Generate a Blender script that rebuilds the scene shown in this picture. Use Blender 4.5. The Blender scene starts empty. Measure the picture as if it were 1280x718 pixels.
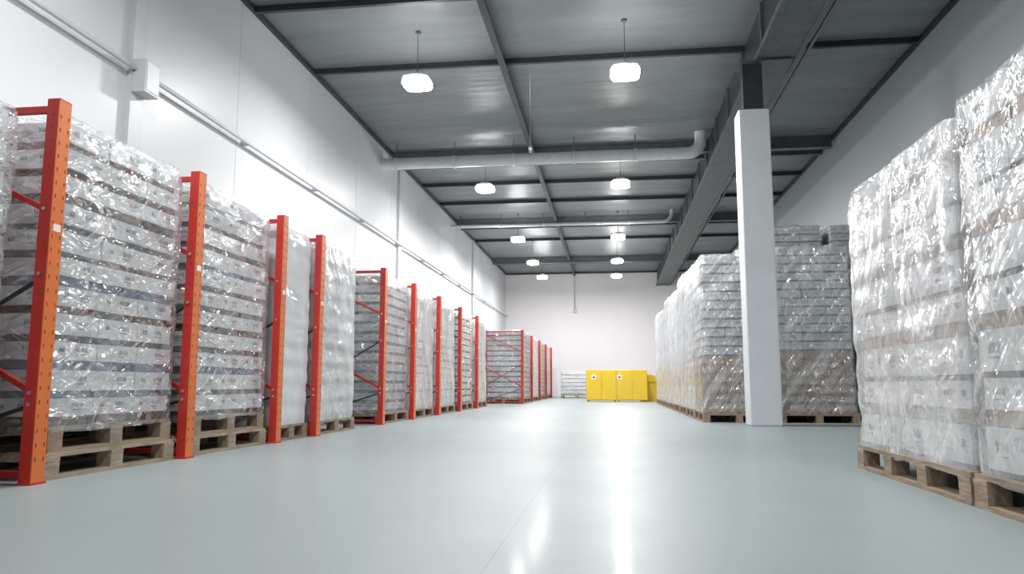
import bpy, math, random
from mathutils import Vector, Matrix, noise

scene = bpy.context.scene
random.seed(7)

# ------------------------------------------------------------------ constants
CAM_H = 0.52
XL, XR = -4.75, 4.6
Y0, Y1 = -6.0, 34.5
H = 5.6

# ------------------------------------------------------------------ materials
def new_mat(name):
    m = bpy.data.materials.new(name); m.use_nodes = True
    nt = m.node_tree; nt.nodes.clear()
    out = nt.nodes.new('ShaderNodeOutputMaterial')
    return m, nt, out

def N(nt, typ, **kw):
    n = nt.nodes.new(typ)
    for k, v in kw.items():
        setattr(n, k, v)
    return n

def simple(name, col, rough=0.5, metal=0.0, var=0.12, scale=6.0, bump=0.0, stretch=(1, 1, 1), bscale=None, emis=None, coat=0.0):
    m, nt, out = new_mat(name)
    p = N(nt, 'ShaderNodeBsdfPrincipled')
    p.inputs['Roughness'].default_value = rough
    p.inputs['Metallic'].default_value = metal
    p.inputs['Coat Weight'].default_value = coat
    tc = N(nt, 'ShaderNodeTexCoord')
    mp = N(nt, 'ShaderNodeMapping'); mp.inputs['Scale'].default_value = stretch
    nt.links.new(tc.outputs['Object'], mp.inputs['Vector'])
    nz = N(nt, 'ShaderNodeTexNoise'); nz.inputs['Scale'].default_value = scale; nz.inputs['Detail'].default_value = 5
    nt.links.new(mp.outputs[0], nz.inputs['Vector'])
    cr = N(nt, 'ShaderNodeValToRGB')
    cr.color_ramp.elements[0].position = 0.3; cr.color_ramp.elements[1].position = 0.7
    cr.color_ramp.elements[0].color = (*[max(0, c * (1 - var)) for c in col], 1)
    cr.color_ramp.elements[1].color = (*[min(1, c * (1 + var)) for c in col], 1)
    nt.links.new(nz.outputs['Fac'], cr.inputs[0])
    nt.links.new(cr.outputs[0], p.inputs['Base Color'])
    if bump > 0:
        nb = N(nt, 'ShaderNodeTexNoise'); nb.inputs['Scale'].default_value = bscale or scale * 3; nb.inputs['Detail'].default_value = 4
        nt.links.new(mp.outputs[0], nb.inputs['Vector'])
        b = N(nt, 'ShaderNodeBump'); b.inputs['Strength'].default_value = bump; b.inputs['Distance'].default_value = 0.02
        nt.links.new(nb.outputs['Fac'], b.inputs['Height'])
        nt.links.new(b.outputs[0], p.inputs['Normal'])
    if emis:
        p.inputs['Emission Color'].default_value = (*emis[0], 1); p.inputs['Emission Strength'].default_value = emis[1]
    nt.links.new(p.outputs[0], out.inputs[0])
    return m

def wrap_mat(name, veil_lo, veil_hi, gloss, fan=0.3, tint=(0.9, 0.92, 0.94), bump=0.6, rough=0.1, thin=11.0, painted_glint=0.0, fine=0.0):
    m, nt, out = new_mat(name)
    L = nt.links.new
    tc = N(nt, 'ShaderNodeTexCoord')
    def streak(rx, ry, s, zc, dist, detail=3.5):
        mp0 = N(nt, 'ShaderNodeMapping'); mp0.inputs['Rotation'].default_value = (rx, ry, 0)
        mp = N(nt, 'ShaderNodeMapping'); mp.inputs['Scale'].default_value = (s, s, s * zc)
        L(tc.outputs['Object'], mp0.inputs['Vector']); L(mp0.outputs[0], mp.inputs['Vector'])
        n = N(nt, 'ShaderNodeTexNoise'); n.inputs['Scale'].default_value = 1.0; n.inputs['Detail'].default_value = detail; n.inputs['Roughness'].default_value = 0.5; n.inputs['Distortion'].default_value = dist
        L(mp.outputs[0], n.inputs['Vector']); return n.outputs['Fac']
    s1 = streak(fan, fan, 1.5, thin, .5)
    s2 = streak(-fan * 1.5, -fan * 1.3, 1.9, thin * .7, .6)
    s3 = streak(0, 0, 3.2, 1.0, .4)
    s4 = streak(.5, -.4, 11, 1.8, 1.0, 2)
    def ridge(sock):
        r = N(nt, 'ShaderNodeMath', operation='SUBTRACT'); r.inputs[1].default_value = 0.5; L(sock, r.inputs[0])
        a = N(nt, 'ShaderNodeMath', operation='ABSOLUTE'); L(r.outputs[0], a.inputs[0]); return a.outputs[0]
    r2 = ridge(s2)
    ad = N(nt, 'ShaderNodeMath', operation='MULTIPLY_ADD'); ad.inputs[1].default_value = -1.2
    L(r2, ad.inputs[0]); L(s1, ad.inputs[2])
    ad2 = N(nt, 'ShaderNodeMath', operation='MULTIPLY_ADD'); ad2.inputs[1].default_value = 1.5
    L(s3, ad2.inputs[0]); L(ad.outputs[0], ad2.inputs[2])
    ad3 = N(nt, 'ShaderNodeMath', operation='MULTIPLY_ADD'); ad3.inputs[1].default_value = fine
    L(s4, ad3.inputs[0]); L(ad2.outputs[0], ad3.inputs[2])
    b = N(nt, 'ShaderNodeBump'); b.inputs['Strength'].default_value = bump; b.inputs['Distance'].default_value = 0.06
    L(ad3.outputs[0], b.inputs['Height'])
    tr = N(nt, 'ShaderNodeBsdfTransparent'); tr.inputs[0].default_value = (0.98, 0.985, 0.99, 1)
    df = N(nt, 'ShaderNodeBsdfDiffuse'); df.inputs[0].default_value = (*tint, 1)
    mr = N(nt, 'ShaderNodeMapRange'); mr.inputs['From Min'].default_value = 0.42; mr.inputs['From Max'].default_value = 0.68
    mr.inputs['To Min'].default_value = veil_lo; mr.inputs['To Max'].default_value = veil_hi
    L(s1, mr.inputs['Value'])
    cz = N(nt, 'ShaderNodeMapRange'); cz.inputs['From Min'].default_value = 0.0; cz.inputs['From Max'].default_value = 0.018
    cz.inputs['To Min'].default_value = painted_glint; cz.inputs['To Max'].default_value = 0.0  # thin ridge highlights painted as white into the diffuse veil
    L(r2, cz.inputs['Value'])
    gate = N(nt, 'ShaderNodeMapRange'); gate.inputs['From Min'].default_value = .48; gate.inputs['From Max'].default_value = .6; L(s3, gate.inputs['Value'])
    cg = N(nt, 'ShaderNodeMath', operation='MULTIPLY'); L(cz.outputs[0], cg.inputs[0]); L(gate.outputs[0], cg.inputs[1])
    vs = N(nt, 'ShaderNodeMath', operation='ADD'); vs.use_clamp = True; L(mr.outputs[0], vs.inputs[0]); L(cg.outputs[0], vs.inputs[1])
    m1 = N(nt, 'ShaderNodeMixShader'); L(vs.outputs[0], m1.inputs[0]); L(tr.outputs[0], m1.inputs[1]); L(df.outputs[0], m1.inputs[2])
    gl = N(nt, 'ShaderNodeBsdfGlossy'); gl.inputs['Roughness'].default_value = rough; gl.inputs['Color'].default_value = (1, 1, 1, 1)
    L(b.outputs[0], gl.inputs['Normal'])
    lw = N(nt, 'ShaderNodeLayerWeight'); lw.inputs['Blend'].default_value = 0.35
    g = N(nt, 'ShaderNodeMath', operation='MULTIPLY_ADD'); g.inputs[1].default_value = 0.35; g.inputs[2].default_value = gloss
    L(lw.outputs['Fresnel'], g.inputs[0])
    m2 = N(nt, 'ShaderNodeMixShader'); L(g.outputs[0], m2.inputs[0]); L(m1.outputs[0], m2.inputs[1]); L(gl.outputs[0], m2.inputs[2])
    L(m2.outputs[0], out.inputs[0])
    return m

M = {}
M['carton'] = simple('carton_white', (0.82, 0.84, 0.85), 0.6, var=0.06, scale=3)
M['carton_grey'] = simple('carton_grey', (0.52, 0.56, 0.58), 0.6, var=0.15, scale=3)
M['kraft'] = simple('carton_kraft', (0.34, 0.235, 0.17), 0.7, var=0.12, scale=4)
M['kraft_light'] = simple('carton_kraft_light', (0.47, 0.38, 0.30), 0.7, var=0.12, scale=4)
M['band_brown'] = simple('tray_brown', (0.10, 0.06, 0.045), 0.6, var=0.5, scale=9)
M['band_blue'] = simple('tray_blue', (0.15, 0.21, 0.32), 0.5, var=0.4, scale=9)
M['band_grey'] = simple('tray_grey', (0.11, 0.12, 0.135), 0.5, var=0.4, scale=9)
M['ink'] = simple('print_ink', (0.28, 0.30, 0.33), 0.6)
M['wood'] = simple('pallet_wood', (0.30, 0.23, 0.165), 0.75, var=0.3, scale=5, stretch=(8, 1, 4), bump=0.3)
M['wood_light'] = simple('pallet_wood_light', (0.36, 0.29, 0.21), 0.75, var=0.25, scale=5, stretch=(8, 1, 4), bump=0.3)
M['orange'] = simple('rack_orange', (0.74, 0.18, 0.035), 0.35, var=0.06, scale=5)
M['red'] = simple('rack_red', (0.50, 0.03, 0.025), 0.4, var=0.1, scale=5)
M['hole'] = simple('rack_slot_dark', (0.32, 0.05, 0.02), 0.8)
M['steel_dark'] = simple('steel_dark', (0.05, 0.054, 0.06), 0.45, metal=0.3, var=0.2)
M['steel_mid'] = simple('steel_mid', (0.14, 0.15, 0.155), 0.5, metal=0.3, var=0.15)
M['bolt'] = simple('steel_zinc', (0.6, 0.6, 0.6), 0.35, metal=0.8)
M['pipe'] = simple('pipe_grey_white', (0.6, 0.63, 0.64), 0.4, var=0.06)
M['wall'] = simple('wall_paint', (0.61, 0.625, 0.645), 0.4, var=0.02, scale=0.6, bump=0.03, bscale=40)
M['wall_end'] = simple('wall_paint_warm', (0.84, 0.80, 0.81), 0.5, var=0.02, scale=0.6)
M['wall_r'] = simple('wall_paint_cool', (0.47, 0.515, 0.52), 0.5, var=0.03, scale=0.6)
M['trimw'] = simple('trim_paint', (0.56, 0.575, 0.595), 0.4, var=0.03)
M['seam'] = simple('panel_seam', (0.56, 0.575, 0.595), 0.4, var=0.03)
M['column'] = simple('column_paint', (0.74, 0.76, 0.79), 0.45, var=0.03, scale=3)
M['yellow'] = simple('cabinet_yellow', (0.78, 0.52, 0.03), 0.4, var=0.04, scale=2)
M['yellow_d'] = simple('cabinet_yellow_edge', (0.55, 0.38, 0.03), 0.5, var=0.04, scale=2)
M['label'] = simple('label_white', (0.85, 0.82, 0.78), 0.5, var=0.02)
M['black'] = simple('black_plastic', (0.03, 0.03, 0.03), 0.5)
M['lampbody'] = simple('lamp_housing', (0.6, 0.61, 0.62), 0.4, metal=0.2)
M['lamp'] = simple('lamp_diffuser', (0.9, 0.9, 0.9), 0.5, emis=((1.0, 0.98, 0.97), 60))
M['wrap_clear'] = wrap_mat('stretch_wrap_clear', 0.0, 0.17, 0.22, fan=0.35, bump=1.0, rough=0.13, thin=8, painted_glint=.7, fine=.22)
M['wrap_right'] = wrap_mat('stretch_wrap_right', 0.05, 0.38, 0.22, fan=0.75, bump=0.7, thin=7, tint=(0.94, 0.94, 0.95), painted_glint=.5, fine=.1, rough=.12)
M['wrap_right_milky'] = wrap_mat('stretch_wrap_right_milky', 0.26, 0.60, 0.24, fan=1.1, bump=0.7, thin=5, tint=(0.94, 0.94, 0.95), painted_glint=.4, fine=.1, rough=.12)
M['wrap_milky'] = wrap_mat('stretch_wrap_milky', 0.40, 0.66, 0.2, fan=0.9, bump=0.9, thin=6, painted_glint=.4, fine=.1, rough=.13)
M['wrap_white'] = wrap_mat('stretch_wrap_white', 0.72, 0.84, 0.10, fan=1.0, bump=0.25, thin=5)

def ceiling_mat():
    m, nt, out = new_mat('ceiling_sheet'); L = nt.links.new
    p = N(nt, 'ShaderNodeBsdfPrincipled'); p.inputs['Roughness'].default_value = 0.4; p.inputs['Metallic'].default_value = 0.2
    tc = N(nt, 'ShaderNodeTexCoord')
    mp = N(nt, 'ShaderNodeMapping'); mp.inputs['Scale'].default_value = (0.5, 2.2, 1)
    L(tc.outputs['Object'], mp.inputs['Vector'])
    nz = N(nt, 'ShaderNodeTexNoise'); nz.inputs['Scale'].default_value = 1.4; nz.inputs['Detail'].default_value = 6
    L(mp.outputs[0], nz.inputs['Vector'])
    cr = N(nt, 'ShaderNodeValToRGB')
    cr.color_ramp.elements[0].position = 0.3; cr.color_ramp.elements[1].position = 0.75
    cr.color_ramp.elements[0].color = (0.185, 0.20, 0.21, 1); cr.color_ramp.elements[1].color = (0.255, 0.275, 0.285, 1)
    L(nz.outputs['Fac'], cr.inputs[0]); L(cr.outputs[0], p.inputs['Base Color'])
    b = N(nt, 'ShaderNodeBump'); b.inputs['Strength'].default_value = 0.3; b.inputs['Distance'].default_value = 0.08
    L(nz.outputs['Fac'], b.inputs['Height']); L(b.outputs[0], p.inputs['Normal'])
    L(p.outputs[0], out.inputs[0]); return m
M['ceiling'] = ceiling_mat()

def floor_mat():
    m, nt, out = new_mat('epoxy_floor'); L = nt.links.new
    p = N(nt, 'ShaderNodeBsdfPrincipled')
    tc = N(nt, 'ShaderNodeTexCoord')
    nz = N(nt, 'ShaderNodeTexNoise'); nz.inputs['Scale'].default_value = 0.5; nz.inputs['Detail'].default_value = 6; nz.inputs['Roughness'].default_value = 0.5
    L(tc.outputs['Object'], nz.inputs['Vector'])
    cr = N(nt, 'ShaderNodeValToRGB')
    cr.color_ramp.elements[0].position = 0.3; cr.color_ramp.elements[1].position = 0.7
    cr.color_ramp.elements[0].color = (0.255, 0.305, 0.31, 1); cr.color_ramp.elements[1].color = (0.285, 0.335, 0.34, 1)
    L(nz.outputs['Fac'], cr.inputs[0])
    sp = N(nt, 'ShaderNodeSeparateXYZ'); L(tc.outputs['Object'], sp.inputs[0])
    def line(sock, off, period):
        a = N(nt, 'ShaderNodeMath', operation='ADD'); a.inputs[1].default_value = off; L(sock, a.inputs[0])
        pp = N(nt, 'ShaderNodeMath', operation='PINGPONG'); pp.inputs[1].default_value = period; L(a.outputs[0], pp.inputs[0])
        lt = N(nt, 'ShaderNodeMath', operation='LESS_THAN'); lt.inputs[1].default_value = 0.0025; L(pp.outputs[0], lt.inputs[0])
        return lt.outputs[0]
    mx = N(nt, 'ShaderNodeMath', operation='MAXIMUM')
    L(line(sp.outputs['X'], 0.37, 3.0), mx.inputs[0]); L(line(sp.outputs['Y'], 0.5, 3.0), mx.inputs[1])
    mu = N(nt, 'ShaderNodeMath', operation='MULTIPLY'); mu.inputs[1].default_value = 0.4; L(mx.outputs[0], mu.inputs[0])
    mix = N(nt, 'ShaderNodeMixRGB'); mix.inputs[2].default_value = (0.13, 0.16, 0.16, 1)
    L(mu.outputs[0], mix.inputs[0]); L(cr.outputs[0], mix.inputs[1]); L(mix.outputs[0], p.inputs['Base Color'])
    n2 = N(nt, 'ShaderNodeTexNoise'); n2.inputs['Scale'].default_value = 1.6; n2.inputs['Detail'].default_value = 7
    L(tc.outputs['Object'], n2.inputs['Vector'])
    mr = N(nt, 'ShaderNodeMapRange'); mr.inputs['To Min'].default_value = 0.36; mr.inputs['To Max'].default_value = 0.5
    L(n2.outputs['Fac'], mr.inputs['Value']); L(mr.outputs[0], p.inputs['Roughness'])
    n3 = N(nt, 'ShaderNodeTexNoise'); n3.inputs['Scale'].default_value = 5; n3.inputs['Detail'].default_value = 2
    L(tc.outputs['Object'], n3.inputs['Vector'])
    b = N(nt, 'ShaderNodeBump'); b.inputs['Strength'].default_value = 0.03; b.inputs['Distance'].default_value = 0.02
    L(n3.outputs['Fac'], b.inputs['Height']); L(b.outputs[0], p.inputs['Normal'])
    p.inputs['Specular IOR Level'].default_value = 0.24
    p.inputs['Coat Weight'].default_value = 0.06; p.inputs['Coat Roughness'].default_value = 0.13
    L(p.outputs[0], out.inputs[0]); return m
M['floor'] = floor_mat()

# ------------------------------------------------------------------ mesh builder
class MB:
    def __init__(s): s.v = []; s.f = []; s.m = []; s.mats = []; s.smooth = []
    def mi(s, k):
        if k not in s.mats: s.mats.append(k)
        return s.mats.index(k)
    def box(s, x0, y0, z0, x1, y1, z1, k):
        b = len(s.v); i = s.mi(k)
        s.v += [(x0, y0, z0), (x1, y0, z0), (x1, y1, z0), (x0, y1, z0), (x0, y0, z1), (x1, y0, z1), (x1, y1, z1), (x0, y1, z1)]
        for f in [(0, 3, 2, 1), (4, 5, 6, 7), (0, 1, 5, 4), (1, 2, 6, 5), (2, 3, 7, 6), (3, 0, 4, 7)]:
            s.f.append([b + q for q in f]); s.smooth.append(False); s.m.append(i)
    def beam(s, p, q, w, h, k):
        p = Vector(p); q = Vector(q); d = (q - p).normalized()
        up = Vector((0, 1, 0)) if abs(d.y) < 0.9 else Vector((0, 0, 1))
        a = d.cross(up).normalized() * w / 2; c = d.cross(a).normalized() * h / 2
        b = len(s.v)
        s.v += [tuple(p - a - c), tuple(p + a - c), tuple(p + a + c), tuple(p - a + c), tuple(q - a - c), tuple(q + a - c), tuple(q + a + c), tuple(q - a + c)]
        for f in [(0, 3, 2, 1), (4, 5, 6, 7), (0, 1, 5, 4), (1, 2, 6, 5), (2, 3, 7, 6), (3, 0, 4, 7)]:
            s.f.append([b + x for x in f]); s.m.append(s.mi(k)); s.smooth.append(False)
    def tube(s, pts, r, k, n=16):
        b = len(s.v); pts = [Vector(p) for p in pts]
        for i, p in enumerate(pts):
            d = (pts[min(i + 1, len(pts) - 1)] - pts[max(i - 1, 0)]).normalized()
            ref = Vector((0, 0, 1)) if abs(d.z) < 0.9 else Vector((0, 1, 0))
            if abs(d.y) < 0.01: ref = Vector((0, 1, 0))
            a = d.cross(ref).normalized(); c = d.cross(a).normalized()
            for j in range(n):
                t = 2 * math.pi * j / n
                s.v.append(tuple(p + a * math.cos(t) * r + c * math.sin(t) * r))
        for i in range(len(pts) - 1):
            for j in range(n):
                s.f.append([b + i * n + j, b + i * n + (j + 1) % n, b + (i + 1) * n + (j + 1) % n, b + (i + 1) * n + j]); s.m.append(s.mi(k)); s.smooth.append(True)
        s.f.append([b + j for j in range(n)]); s.m.append(s.mi(k)); s.smooth.append(False)
        e = b + (len(pts) - 1) * n
        s.f.append([e + j for j in reversed(range(n))]); s.m.append(s.mi(k)); s.smooth.append(False)
    def mesh(s, name):
        me = bpy.data.meshes.new(name); me.from_pydata(s.v, [], s.f)
        for k in s.mats: me.materials.append(M[k])
        me.polygons.foreach_set('material_index', s.m)
        me.polygons.foreach_set('use_smooth', s.smooth)
        me.update(); return me

def put(name, me, parent=None, loc=(0, 0, 0), rot=0.0):
    o = bpy.data.objects.new(name, me); scene.collection.objects.link(o)
    o.location = loc; o.rotation_euler = (0, 0, rot)
    if parent: o.parent = parent
    return o

def empty(name, loc, rot=0.0):
    o = bpy.data.objects.new(name, None); o.empty_display_size = 0.2
    scene.collection.objects.link(o); o.location = loc; o.rotation_euler = (0, 0, rot); return o

def bevel(o, w, seg=2):
    md = o.modifiers.new('bevel', 'BEVEL'); md.width = w; md.segments = seg; md.limit_method = 'ANGLE'

# ------------------------------------------------------------------ room shell
def room_box(name, x0, y0, z0, x1, y1, z1, k):
    b = MB(); b.box(x0, y0, z0, x1, y1, z1, k); return put(name, b.mesh(name))
room_box('floor', XL - .2, Y0 - .2, -0.2, XR + .2, Y1 + .2, 0, 'floor')
room_box('ceiling', XL - .2, Y0 - .2, H, XR + .2, Y1 + .2, H + .2, 'ceiling')
room_box('wall_left', XL - .2, Y0, 0, XL, Y1, H, 'wall')
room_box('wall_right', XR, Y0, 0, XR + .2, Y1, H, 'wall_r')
room_box('wall_back', XL - .2, Y1, 0, XR + .2, Y1 + .2, H, 'wall_end')
room_box('wall_front', XL - .2, Y0 - .2, 0, XR + .2, Y0, H, 'wall')

b = MB()
for y in (-2.5, 6.88, 16.6, 26.0):
    b.box(XL, y - .11, 0, XL + .06, y + .11, H, 'trimw')
put('trim_1', b.mesh('wall_pilasters'))
b = MB()
y = -5
while y < 34:
    b.box(XL, y - .003, 0, XL + .003, y + .003, H, 'seam'); y += 2.34
put('trim_2', b.mesh('wall_panel_seams'))
b = MB()
b.box(XL, Y0, H - .07, XL + .06, Y1, H, 'steel_dark')
b.box(XR - .06, Y0, H - .07, XR, Y1, H, 'steel_dark')
b.box(XL, Y1 - .06, H - .07, XR, Y1, H, 'steel_dark')
put('trim_3', b.mesh('ceiling_edge_angle'))
b = MB(); b.box(XL, Y0, 0, XL + .015, Y1, .12, 'trimw'); put('baseboard_left', b.mesh('baseboard_left'))
b = MB(); b.box(XR - .015, Y0, 0, XR, Y1, .12, 'trimw'); put('baseboard_right', b.mesh('baseboard_right'))

b = MB()
b.tube([(XL + .09, Y0 + .01, 3.66), (XL + .09, Y1 - .01, 3.66)], .026, 'trimw', 10)
y = -5.2
while y < 34:
    b.box(XL, y - .02, 3.63, XL + .09, y + .02, 3.69, 'trimw'); y += 2.4
put('wall_conduit', b.mesh('wall_conduit'))
b = MB(); b.box(XL + .06, 6.78, 3.42, XL + .2, 7.02, 3.76, 'trimw'); b.box(XL + .2, 6.8, 3.44, XL + .207, 7.0, 3.74, 'column')
bevel(put('junction_box', b.mesh('junction_box')), .01)

# ------------------------------------------------------------------ ceiling structure
def ibeam_x(b, y, z0, z1, w, x0, x1, k):
    t = 0.02
    b.box(x0, y - w / 2, z0, x1, y + w / 2, z0 + t, k); b.box(x0, y - w / 2, z1 - t, x1, y + w / 2, z1, k)
    b.box(x0, y - t / 2, z0 + t, x1, y + t / 2, z1 - t, k)
b = MB()
for y in (-4, -1.5, 1.0, 3.5, 6.9, 9.3, 11.4, 18.6, 20.6, 26.2):
    ibeam_x(b, y, H - .09, H, .06, XL + .06, XR - .06, 'steel_dark')
for y in (15.95, 22.9, 30.2):
    ibeam_x(b, y, H - .25, H, .16, XL + .06, XR - .06, 'steel_mid')
    ibeam_x(b, y + .7, H - .18, H, .1, XL + .06, XR - .06, 'steel_mid')
put('ceiling_beam', b.mesh('ceiling_cross_beams'))
b = MB()
b.box(-1.65, Y0, H - .17, -1.55, Y1, H - .15, 'steel_dark'); b.box(-1.61, Y0, H - .15, -1.59, Y1, H, 'steel_dark')
put('ceiling_purlin', b.mesh('ceiling_long_purlin'))
b = MB()
gx0, gx1, gz = 2.04, 2.56, 4.93
YA, YB = Y0 + .01, Y1 - .01
b.box(gx0, YA, gz, gx1, YB, gz + .03, 'steel_mid')
b.box(gx0 + .03, YA, gz + .03, gx0 + .06, YB, H, 'steel_dark'); b.box(gx1 - .06, YA, gz + .03, gx1 - .03, YB, H, 'steel_dark')
b.box(gx0 - .03, YA, gz - .02, gx0 + .03, YB, gz + .05, 'steel_mid'); b.box(gx1 - .03, YA, gz - .02, gx1 + .03, YB, gz + .05, 'steel_mid')
b.tube([(gx1 + .12, YA, gz + .05), (gx1 + .12, YB, gz + .05)], .025, 'steel_mid', 8)
y = -5
while y < 34:
    b.box(gx0 - .01, y, gz + .05, gx0 + .03, y + .05, H - .02, 'steel_mid'); y += 1.5
put('ceiling_girder', b.mesh('main_girder'))

b = MB()
def pipe_run(b, y, z, x0, x1, r):
    pts = [(x0, y, z), (x1 - .25, y, z)]
    for i in range(1, 7):
        a = i / 6 * math.pi / 2
        pts.append((x1 - .25 + .25 * math.sin(a), y, z + .25 * (1 - math.cos(a))))
    pts.append((x1, y, H))
    b.tube(pts, r, 'pipe', 18)
    x = x0 + .3
    while x < x1 - .3:
        b.tube([(x - .03, y, z), (x + .03, y, z)], r * 1.13, 'pipe', 18)
        b.box(x - .01, y - .005, z + r, x + .01, y + .005, H, 'steel_mid'); x += 1.25
pipe_run(b, 15.35, 5.17, XL, 1.85, .12)
put('ventilation_pipe', b.mesh('ventilation_pipe'))
b = MB(); pipe_run(b, 22.3, 5.25, XL, 1.8, .05); put('ventilation_pipe.001', b.mesh('ventilation_pipe_b'))
b = MB(); b.tube([(-1.25, 12.0, H), (-1.25, 12.0, 4.35)], .006, 'bolt', 6); b.tube([(-1.25, 12.0, 4.35), (-1.25, 12.0, 4.27)], .03, 'bolt', 10)
put('hanging_sensor', b.mesh('hanging_sensor'))

b = MB()
b.box(1.75, 10.3, 0, 2.16, 10.65, 4.22, 'column')
o = put('support_column', b.mesh('support_column')); bevel(o, .02)
b = MB()
b.box(1.8, 10.36, 4.22, 2.11, 10.6, 4.25, 'steel_mid'); b.box(1.84, 10.38, 4.25, 2.1, 10.56, gz - .02, 'steel_dark'); b.box(1.8, 10.3, gz - .04, 2.5, 10.66, gz - .02, 'steel_mid')
o2 = put('column_head', b.mesh('column_head'), parent=o)

# ------------------------------------------------------------------ lamps
def lamp(x, y, power=110):
    z = 4.8; s = .2
    e = empty('high_bay_lamp', (x, y, z))
    b = MB()
    b.box(-s + .03, -s + .03, .05, s - .03, s - .03, .08, 'lampbody'); b.box(-.09, -.09, .08, .09, .09, .15, 'lampbody')
    for i in range(9):
        yy = -s + .05 + i * (2 * s - .1) / 8
        b.box(-s + .04, yy - .004, .08, s - .04, yy + .004, .105, 'lampbody')
    b.tube([(0, 0, .15), (0, 0, H - z - .002)], .006, 'steel_mid', 8); b.tube([(0, 0, H - z - .03), (0, 0, H - z - .002)], .04, 'steel_mid', 12)
    put('housing', b.mesh('lamp_housing'), e)
    b = MB(); n = 28; k = b.mi('lamp')
    prof = [(.96, .06), (1.0, .04), (1.0, .0), (.96, -.025), (.85, -.035), (.5, -.04), (.02, -.04)]  # lamp glow put into the shape: rounded, deep enough to cover the housing sides
    for (f_, zz) in prof:
        for j in range(n):
            a = 2 * math.pi * j / n; c, sn = math.cos(a), math.sin(a)
            ex = 0.5
            b.v.append((math.copysign(abs(c) ** ex, c) * s * f_, math.copysign(abs(sn) ** ex, sn) * s * f_, zz))
    for r_ in range(len(prof) - 1):
        for j in range(n):
            b.f.append([r_ * n + j, (r_ + 1) * n + j, (r_ + 1) * n + (j + 1) % n, r_ * n + (j + 1) % n]); b.m.append(k); b.smooth.append(True)
    put('diffuser', b.mesh('lamp_diffuser'), e)
    ld = bpy.data.lights.new('led_light', 'AREA'); ld.shape = 'SQUARE'; ld.size = .34; ld.energy = power; ld.color = (1.0, .985, .98)
    lo = bpy.data.objects.new('led_light', ld); scene.collection.objects.link(lo); lo.parent = e; lo.location = (0, 0, -.043)
for y, pw in ((-2.2, 75), (4.2, 92), (10.3, 115), (16.3, 128), (22.3, 130), (26.7, 122), (30.4, 115)):
    for x in (-2.7, .25):
        lamp(x, y, pw if x > 0 else pw * .9)

# ------------------------------------------------------------------ pallets & loads
cache = {}
def pallet_mesh(W, L, ny, k, seed):
    key = ('p', W, L, ny, k, seed)
    if key in cache: return cache[key]
    r = random.Random(seed); b = MB()
    for i in range(3):
        xc = -W / 2 + .05 + i * (W - .1) / 2
        b.box(xc - .05, -L / 2, 0, xc + .05, L / 2, .022, k)
        for j in range(ny):
            yc = -L / 2 + .06 + j * (L - .12) / (ny - 1)
            b.box(xc - .048, yc - .06, .022, xc + .048, yc + .06, .1, k)
    for j in range(ny):
        yc = -L / 2 + .06 + j * (L - .12) / (ny - 1)
        b.box(-W / 2, yc - .06, .1, W / 2, yc + .06, .122, k)
    n = 8
    for i in range(n):
        xc = -W / 2 + .055 + i * (W - .11) / (n - 1); w = .05
        b.box(xc - w, -L / 2 + r.uniform(0, .008), .122, xc + w, L / 2 - r.uniform(0, .008), .144, k)
    cache[key] = b.mesh('pallet'); return cache[key]

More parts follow.
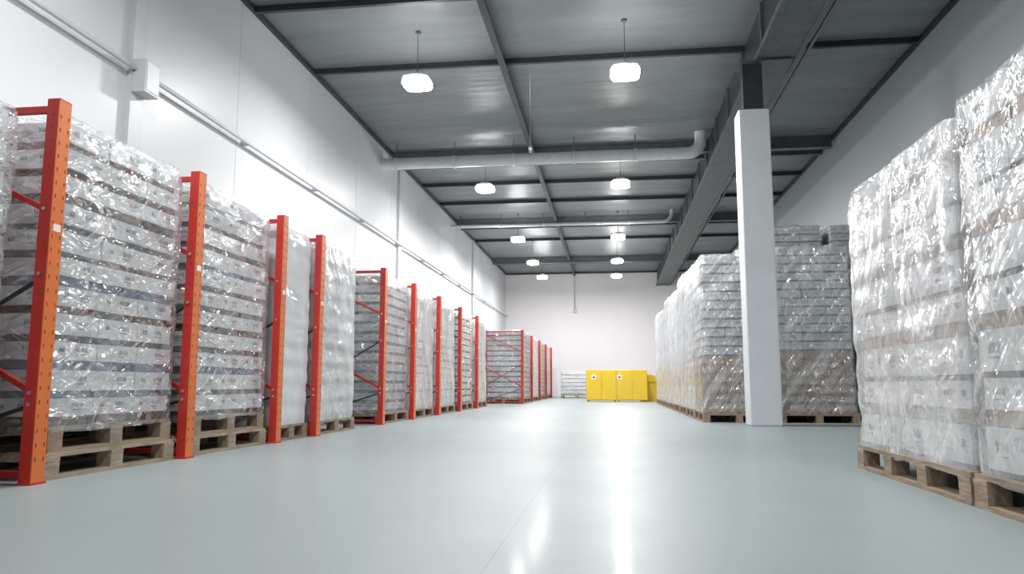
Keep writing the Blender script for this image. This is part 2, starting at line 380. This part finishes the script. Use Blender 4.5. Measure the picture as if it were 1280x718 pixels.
def cartons_mesh(W, L, z0, hh, lh, ny, nx, style, seed):
    key = ('c', W, L, z0, hh, lh, ny, nx, style, seed)
    if key in cache: return cache[key]
    r = random.Random(seed); b = MB(); ink = b.mi('ink')
    nl = int(round(hh / lh)); lh = hh / nl
    for l in range(nl):
        za = z0 + l * lh; jx, jy = r.uniform(-.01, .01), r.uniform(-.014, .014)
        frac = l / nl
        if style == 'mixed' and frac < .34: body, band = 'kraft', 'kraft'
        elif style in ('grey', 'mixed'): body, band = 'carton_grey', 'band_grey'
        elif style == 'right': body, band = ('carton', 'kraft_light') if l % 2 else ('carton', 'band_grey')
        else: body, band = 'carton', r.choice(['band_brown', 'band_brown', 'band_blue', 'band_grey'])
        if style == 'tray': bh = lh * r.choice([.24, .34, .28])
        elif style == 'right': bh = lh * (.34 if l % 2 else .12)
        elif style == 'grey': bh = lh * .3
        else: bh = lh * .2
        rec = .02 if style == 'tray' else .01
        for i in range(nx):
            for j in range(ny):
                if 0 < i < nx - 1 and 0 < j < ny - 1: continue
                x0 = -W / 2 + i * W / nx + jx; x1 = x0 + W / nx
                y0 = -L / 2 + j * L / ny + jy; y1 = y0 + L / ny
                g = .003; dx, dy = r.uniform(-.005, .005), r.uniform(-.005, .005)
                x0 += g + dx; x1 -= g - dx; y0 += g + dy; y1 -= g - dy
                b.box(x0 + rec, y0 + rec, za, x1 - rec, y1 - rec, za + bh, band)
                b.box(x0, y0, za + bh, x1, y1, za + lh - .004, body)
                zc = za + bh + (lh - bh) * .5; ph = (lh - bh) * .12
                def mark(face, c, w, zz, h2):
                    bb = len(b.v); e = .0015
                    if face == 'x+': pts = [(x1 + e, c - w, zz - h2), (x1 + e, c + w, zz - h2), (x1 + e, c + w, zz + h2), (x1 + e, c - w, zz + h2)]
                    elif face == 'x-': pts = [(x0 - e, c + w, zz - h2), (x0 - e, c - w, zz - h2), (x0 - e, c - w, zz + h2), (x0 - e, c + w, zz + h2)]
                    elif face == 'y-': pts = [(c - w, y0 - e, zz - h2), (c + w, y0 - e, zz - h2), (c + w, y0 - e, zz + h2), (c - w, y0 - e, zz + h2)]
                    b.v.extend(pts); b.f.append([bb, bb + 1, bb + 2, bb + 3]); b.m.append(ink); b.smooth.append(False)
                for face, ok, c0, ww in (('x+', i == nx - 1, y0, y1 - y0), ('x-', i == 0, y0, y1 - y0), ('y-', j == 0, x0, x1 - x0)):
                    if not ok or body == 'kraft': continue
                    c = c0 + ww * .66
                    cc = c - .05
                    for q in range(6):
                        wv = r.uniform(.003, .008); mark(face, cc, wv, zc + .008, ph * r.choice([.7, 1, 1])); cc += wv + .012
                    mark(face, c - .01, .04, zc - ph * 1.5, ph * .2)
                    if r.random() < .6: mark(face, c0 + ww * .22, .022, zc + .004, ph * .9)
    cache[key] = b.mesh('cartons'); return cache[key]

def wrap_mesh(W, L, z0, z1, mat, seed, lh=.17, amp=.012, seams=(), coarse=False):
    key = ('w', W, L, z0, z1, mat, seed, seams)
    if key in cache: return cache[key]
    b = MB(); step = .09 if coarse else .03
    rc = .05; loop = []
    def arc(cx, cy, a0):
        for i in range(5):
            a = a0 + i / 4 * math.pi / 2; loop.append((cx + rc * math.cos(a), cy + rc * math.sin(a), math.cos(a), math.sin(a)))
    def seg(p, q, n):
        d = math.dist(p, q); k = max(2, int(d / step))
        for i in range(1, k): t = i / k; loop.append((p[0] + (q[0] - p[0]) * t, p[1] + (q[1] - p[1]) * t, n[0], n[1]))
    hx, hy = W / 2, L / 2
    arc(hx - rc, hy - rc, 0); seg((hx - rc, hy), (-hx + rc, hy), (0, 1))
    arc(-hx + rc, hy - rc, math.pi / 2); seg((-hx, hy - rc), (-hx, -hy + rc), (-1, 0))
    arc(-hx + rc, -hy + rc, math.pi); seg((-hx + rc, -hy), (hx - rc, -hy), (0, -1))
    arc(hx - rc, -hy + rc, 1.5 * math.pi); seg((hx, -hy + rc), (hx, hy - rc), (1, 0))
    n = len(loop); rows = max(4, int((z1 - z0) / step)); off = Vector((seed * 3.1, seed * 1.7, seed * .9))
    rings = 0
    for r_ in range(rows + 1):
        t = r_ / rows; z = z0 + (z1 - z0) * t
        for (x, y, nx_, ny_) in loop:
            p = Vector((x, y, z))
            d = amp * 1.2 * noise.noise(p * 1.8 + off) + amp * .6 * (1 - 2 * abs(noise.noise(Vector((p.x * 2, p.y * 2 + p.z * 1.0, p.z * 5)) + off)))
            d += amp * .6 * (abs(math.sin(math.pi * (z - z0) / lh)) - .6)
            if t > .96: d -= .02 * (t - .96) / .04
            for sy in seams:
                d -= .035 * math.exp(-((y - sy - .02 * math.sin(z * 3)) / .03) ** 2) * (1 if abs(nx_) > .7 else 0)
            zz = z + (.02 * noise.noise(Vector((x * 3, y * 3, seed))) if r_ in (0, rows) else 0)
            b.v.append((x + nx_ * d, y + ny_ * d, zz))
        rings += 1
    for k_ in range(1, 9):
        s_ = 1 - k_ / 8 * .98
        for (x, y, nx_, ny_) in loop:
            b.v.append((x * s_, y * s_, z1 + .012 + .03 * abs(noise.noise(Vector((x * s_ * 5, y * s_ * 5, seed))))))
        rings += 1
    mi_ = b.mi(mat)
    for r_ in range(rings - 1):
        for j in range(n):
            b.f.append([r_ * n + j, r_ * n + (j + 1) % n, (r_ + 1) * n + (j + 1) % n, (r_ + 1) * n + j]); b.m.append(mi_); b.smooth.append(True)
    cache[key] = b.mesh('stretch_wrap'); return cache[key]

def load(x, y, W, L, top, npal=1, style='tray', wrap='wrap_clear', lh=.17, ny=3, nx=3, seed=1, pny=3, wood='wood', rot=0, seams=(), coarse=False, name='wrapped_pallet_load'):
    e = empty(name, (x, y, 0), rot)
    for i in range(npal):
        sh = 0 if i == 0 else .03
        put('pallet_%d' % (i + 1), pallet_mesh(W - sh, L - sh * 2, pny, 'wood_light' if i < npal - 1 else wood, seed % 3), e, (0, 0, i * .1442))
    z0 = npal * .1442 + .001
    ins = .045
    put('cartons', cartons_mesh(W - 2 * ins, L - 2 * ins, z0, top - z0 - .02, lh, ny, nx, style, seed), e)
    if wrap: put('stretch_wrap', wrap_mesh(W - .03, L - .03, z0 - .03, top, wrap, seed, lh, seams=seams, coarse=coarse), e)
    return e

# ------------------------------------------------------------------ rack frames
def frame_mesh(depth=1.15, ht=2.1):
    b = MB(); w = .075; d = .095
    for s in (0, 1):
        x0 = -w if s == 0 else -depth
        x1 = x0 + w
        ox = x1 - .006 if s == 0 else x0
        b.box(ox, -d / 2, .012, ox + .006, d / 2, ht, 'orange')
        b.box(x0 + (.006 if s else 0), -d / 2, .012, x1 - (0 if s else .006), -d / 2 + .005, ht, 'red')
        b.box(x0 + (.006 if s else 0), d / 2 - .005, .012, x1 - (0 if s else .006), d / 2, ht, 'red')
        b.box(x0 - .005, -d / 2 - .01, 0, x1 + .005, d / 2 + .01, .012, 'red')
        b.box(x0, -d / 2, ht, x1, d / 2, ht + .008, 'red')
        z = .12
        while z < ht - .05 and s == 0:
            for yy in (-.03, .03):
                b.box(x1, yy - .004, z, x1 + .0012, yy + .004, z + .022, 'hole')
            b.tube([(x0 + w * .5, -d / 2 - .003, z + .02), (x0 + w * .5, -d / 2, z + .02)], .006, 'hole', 8)
            z += .075
    b.box(0, -.028, 1.36, .002, .028, 1.4, 'label')
    for z in (.05, ht - .04):
        b.box(-depth + w, -.018, z - .018, -w, .018, z + .018, 'red')
    b.beam((-.06, 0, .48), (-depth + .06, 0, 1.02), .03, .03, 'red')
    b.beam((-.06, 0, 1.48), (-depth + .06, 0, 1.96), .03, .03, 'red')
    b.beam((-depth + .06, .02, .1), (-.06, .02, .42), .018, .018, 'steel_dark')
    b.beam((-depth + .06, .02, .52), (-.06, .02, 1.12), .018, .018, 'steel_dark')
    for z in (.48, 1.48, .42, 1.12):
        b.tube([(-.045, -d / 2 - .008, z), (-.045, d / 2 + .008, z)], .011, 'bolt', 8)
    return b.mesh('rack_upright_frame')
fm = frame_mesh()
FX = -3.02
for y in (3.80, 5.28, 6.78, 7.74, 10.06, 11.68, 13.45, 15.4, 17.4):
    put('rack_upright_frame', fm, loc=(FX, y, 0))
for y in (22.0, 24.6, 27.3, 30.0, 32.6):
    put('rack_upright_frame', fm, loc=(-2.5, y, 0))

LX = -3.08 - .6
load(LX, 4.55, 1.2, 1.26, 2.08, 2, 'tray', 'wrap_clear', .162, 3, 3, seed=1)
load(LX, 6.03, 1.2, 1.24, 2.08, 2, 'tray', 'wrap_clear', .165, 3, 3, seed=2)
load(LX - .02, 7.26, 1.2, .78, 2.06, 1, 'tray', 'wrap_white', .19, 2, 3, seed=3)
load(LX, 8.45, 1.2, 1.2, 2.10, 1, 'tray', 'wrap_milky', .19, 3, 3, seed=4)
load(LX, 2.95, 1.2, 1.26, 1.98, 2, 'tray', 'wrap_clear', .162, 3, 3, seed=5)
load(LX, 1.4, 1.2, 1.26, 2.02, 1, 'tray', 'wrap_clear', .162, 3, 3, seed=6)
ys = [(10.87, 'grey', 'wrap_clear'), (12.55, 'tray', 'wrap_milky'), (14.4, 'tray', 'wrap_milky'), (16.4, 'tray', 'wrap_clear'), (18.3, 'tray', 'wrap_milky')]
for i, (y, st, wr) in enumerate(ys):
    load(LX, y, 1.2, 1.36, 2.06, 1, st, wr, .14, 3, 3, seed=10 + i, coarse=True)
for i, y in enumerate((23.3, 25.95, 28.65, 31.3)):
    load(-2.52 - .6, y, 1.15, 2.2, 2.12, 1, 'grey', 'wrap_clear' if i % 2 == 0 else 'wrap_milky', .15, 5, 3, seed=20 + i % 2, coarse=True)
load(-1.45, 32.3, 1.3, 1.0, 1.1, 1, 'grey', 'wrap_clear', .16, 3, 4, seed=30, coarse=True)

# right near loads
RX = 1.54 + .6
load(RX, 4.44, 1.2, 1.57, 1.77, 1, 'right', 'wrap_right_milky', .2, 4, 3, seed=40, pny=4, wood='wood', seams=(.05,))
load(RX, 2.84, 1.2, 1.57, 1.80, 1, 'right', 'wrap_right', .2, 4, 3, seed=41, pny=4, wood='wood', seams=(.1,))
load(RX, 1.24, 1.2, 1.57, 1.78, 1, 'right', 'wrap_right', .2, 4, 3, seed=42, pny=4, wood='wood')
load(RX + 1.22, 4.44, 1.18, 1.57, 1.76, 1, 'right', 'wrap_milky', .2, 4, 3, seed=40, pny=4)
load(RX + 1.22, 2.84, 1.18, 1.57, 1.76, 1, 'right', 'wrap_milky', .2, 4, 3, seed=42, pny=4)

# right far loads
for i in range(9):
    y = 11.85 + i * 1.3
    load(1.25 + .52, y, 1.0, 1.22, 2.46 + .06 * ((i * 7) % 3 - 1), 1, 'mixed', 'wrap_milky' if i else 'wrap_right', .13, 3, 3, seed=50 + i % 4, coarse=i > 1)
for i in range(6):
    y = 11.85 + i * 1.3
    load(2.85, y, 1.08, 1.22, 2.5 if i == 0 else 3.05, 1, 'mixed', 'wrap_right' if i == 0 else 'wrap_clear', .12, 3, 3, seed=60 + i % 3, coarse=i > 1)
    load(3.98, y, 1.08, 1.22, 2.5 if i == 0 else 3.05, 1, 'mixed', 'wrap_clear', .12, 3, 3, seed=64 + i % 2, coarse=i > 1)

# ------------------------------------------------------------------ yellow cabinets
def cabinet(x, y, w, h, d, lx):
    e = empty('yellow_safety_cabinet', (x, y, 0))
    b = MB()
    b.box(-w / 2, -d / 2, .04, w / 2, d / 2, h, 'yellow')
    for sx in (-1, 1):
        for sy in (-1, 1):
            b.box(sx * (w / 2 - .05) - .03, sy * (d / 2 - .05) - .03, 0, sx * (w / 2 - .05) + .03, sy * (d / 2 - .05) + .03, .04, 'yellow_d')
    bevel(put('body', b.mesh('cabinet_body'), e), .012)
    b = MB()
    for s in (-1, 1):
        x0, x1 = sorted((s * .003, s * (w / 2 - .015)))
        b.box(x0, -d / 2 - .02, .06, x1, -d / 2 - .001, h - .03, 'yellow')
    bevel(put('doors', b.mesh('cabinet_doors'), e), .004)
    b = MB()
    b.box(.03, -d / 2 - .04, h * .5, .05, -d / 2 - .021, h * .6, 'yellow_d')
    b.box(lx - .07, -d / 2 - .0215, h * .70, lx + .07, -d / 2 - .0205, h * .84, 'label')
    b.box(lx - .03, -d / 2 - .0225, h * .73, lx + .03, -d / 2 - .0216, h * .79, 'black')
    put('fittings', b.mesh('cabinet_fittings'), e)
cabinet(-.34, 25.4, .97, 1.02, .6, -.24)
cabinet(.64, 25.4, .97, 1.02, .6, -.4)
b = MB(); n = 14; pr = [(-.3, 0), (.3, 0)]
for i in range(n + 1):
    a = i / n * math.pi; pr.append((.3 * math.cos(a), .62 + .26 * math.sin(a)))
for yy in (-.35, .35): b.v += [(p[0], yy, p[1]) for p in pr]
k = len(pr)
b.f.append(list(range(k))); b.m.append(b.mi('yellow')); b.smooth.append(False)
b.f.append([k + i for i in reversed(range(k))]); b.m.append(0); b.smooth.append(False)
for i in range(k):
    j = (i + 1) % k; b.f.append([j, i, k + i, k + j]); b.m.append(0); b.smooth.append(False)
b.box(-.32, -.37, .6, .32, .37, .64, 'yellow_d')
put('yellow_grit_bin', b.mesh('yellow_grit_bin'), loc=(1.22, 26.2, 0))

b = MB(); b.tube([(-1.6, Y1 - .06, 3.9), (-1.6, Y1 - .06, H - .08)], .025, 'pipe', 8)
b.box(-1.68, Y1 - .1, 3.75, -1.52, Y1, 3.92, 'trimw'); put('wall_riser_pipe', b.mesh('wall_riser_pipe'))

# ------------------------------------------------------------------ world
w = bpy.data.worlds.new('world'); scene.world = w; w.use_nodes = True
w.node_tree.nodes['Background'].inputs[0].default_value = (.8, .85, .9, 1); w.node_tree.nodes['Background'].inputs[1].default_value = .3

# ------------------------------------------------------------------ camera
f = 960.0
th = math.atan(123 / f); ps = math.atan(125 / f * math.cos(th))
F = Vector((-math.sin(ps) * math.cos(th), math.cos(ps) * math.cos(th), math.sin(th)))
R = Vector((math.cos(ps), math.sin(ps), 0)); U = R.cross(F)
cd = bpy.data.cameras.new('camera'); cd.sensor_width = 36; cd.lens = 36 * f / 1280; cd.clip_end = 200; cd.clip_start = .05
co = bpy.data.objects.new('camera', cd); scene.collection.objects.link(co)
co.matrix_world = Matrix(((R.x, U.x, -F.x, 0), (R.y, U.y, -F.y, 0), (R.z, U.z, -F.z, CAM_H), (0, 0, 0, 1)))
scene.camera = co
scene.view_settings.view_transform = 'Standard'
scene.view_settings.exposure = 0.14
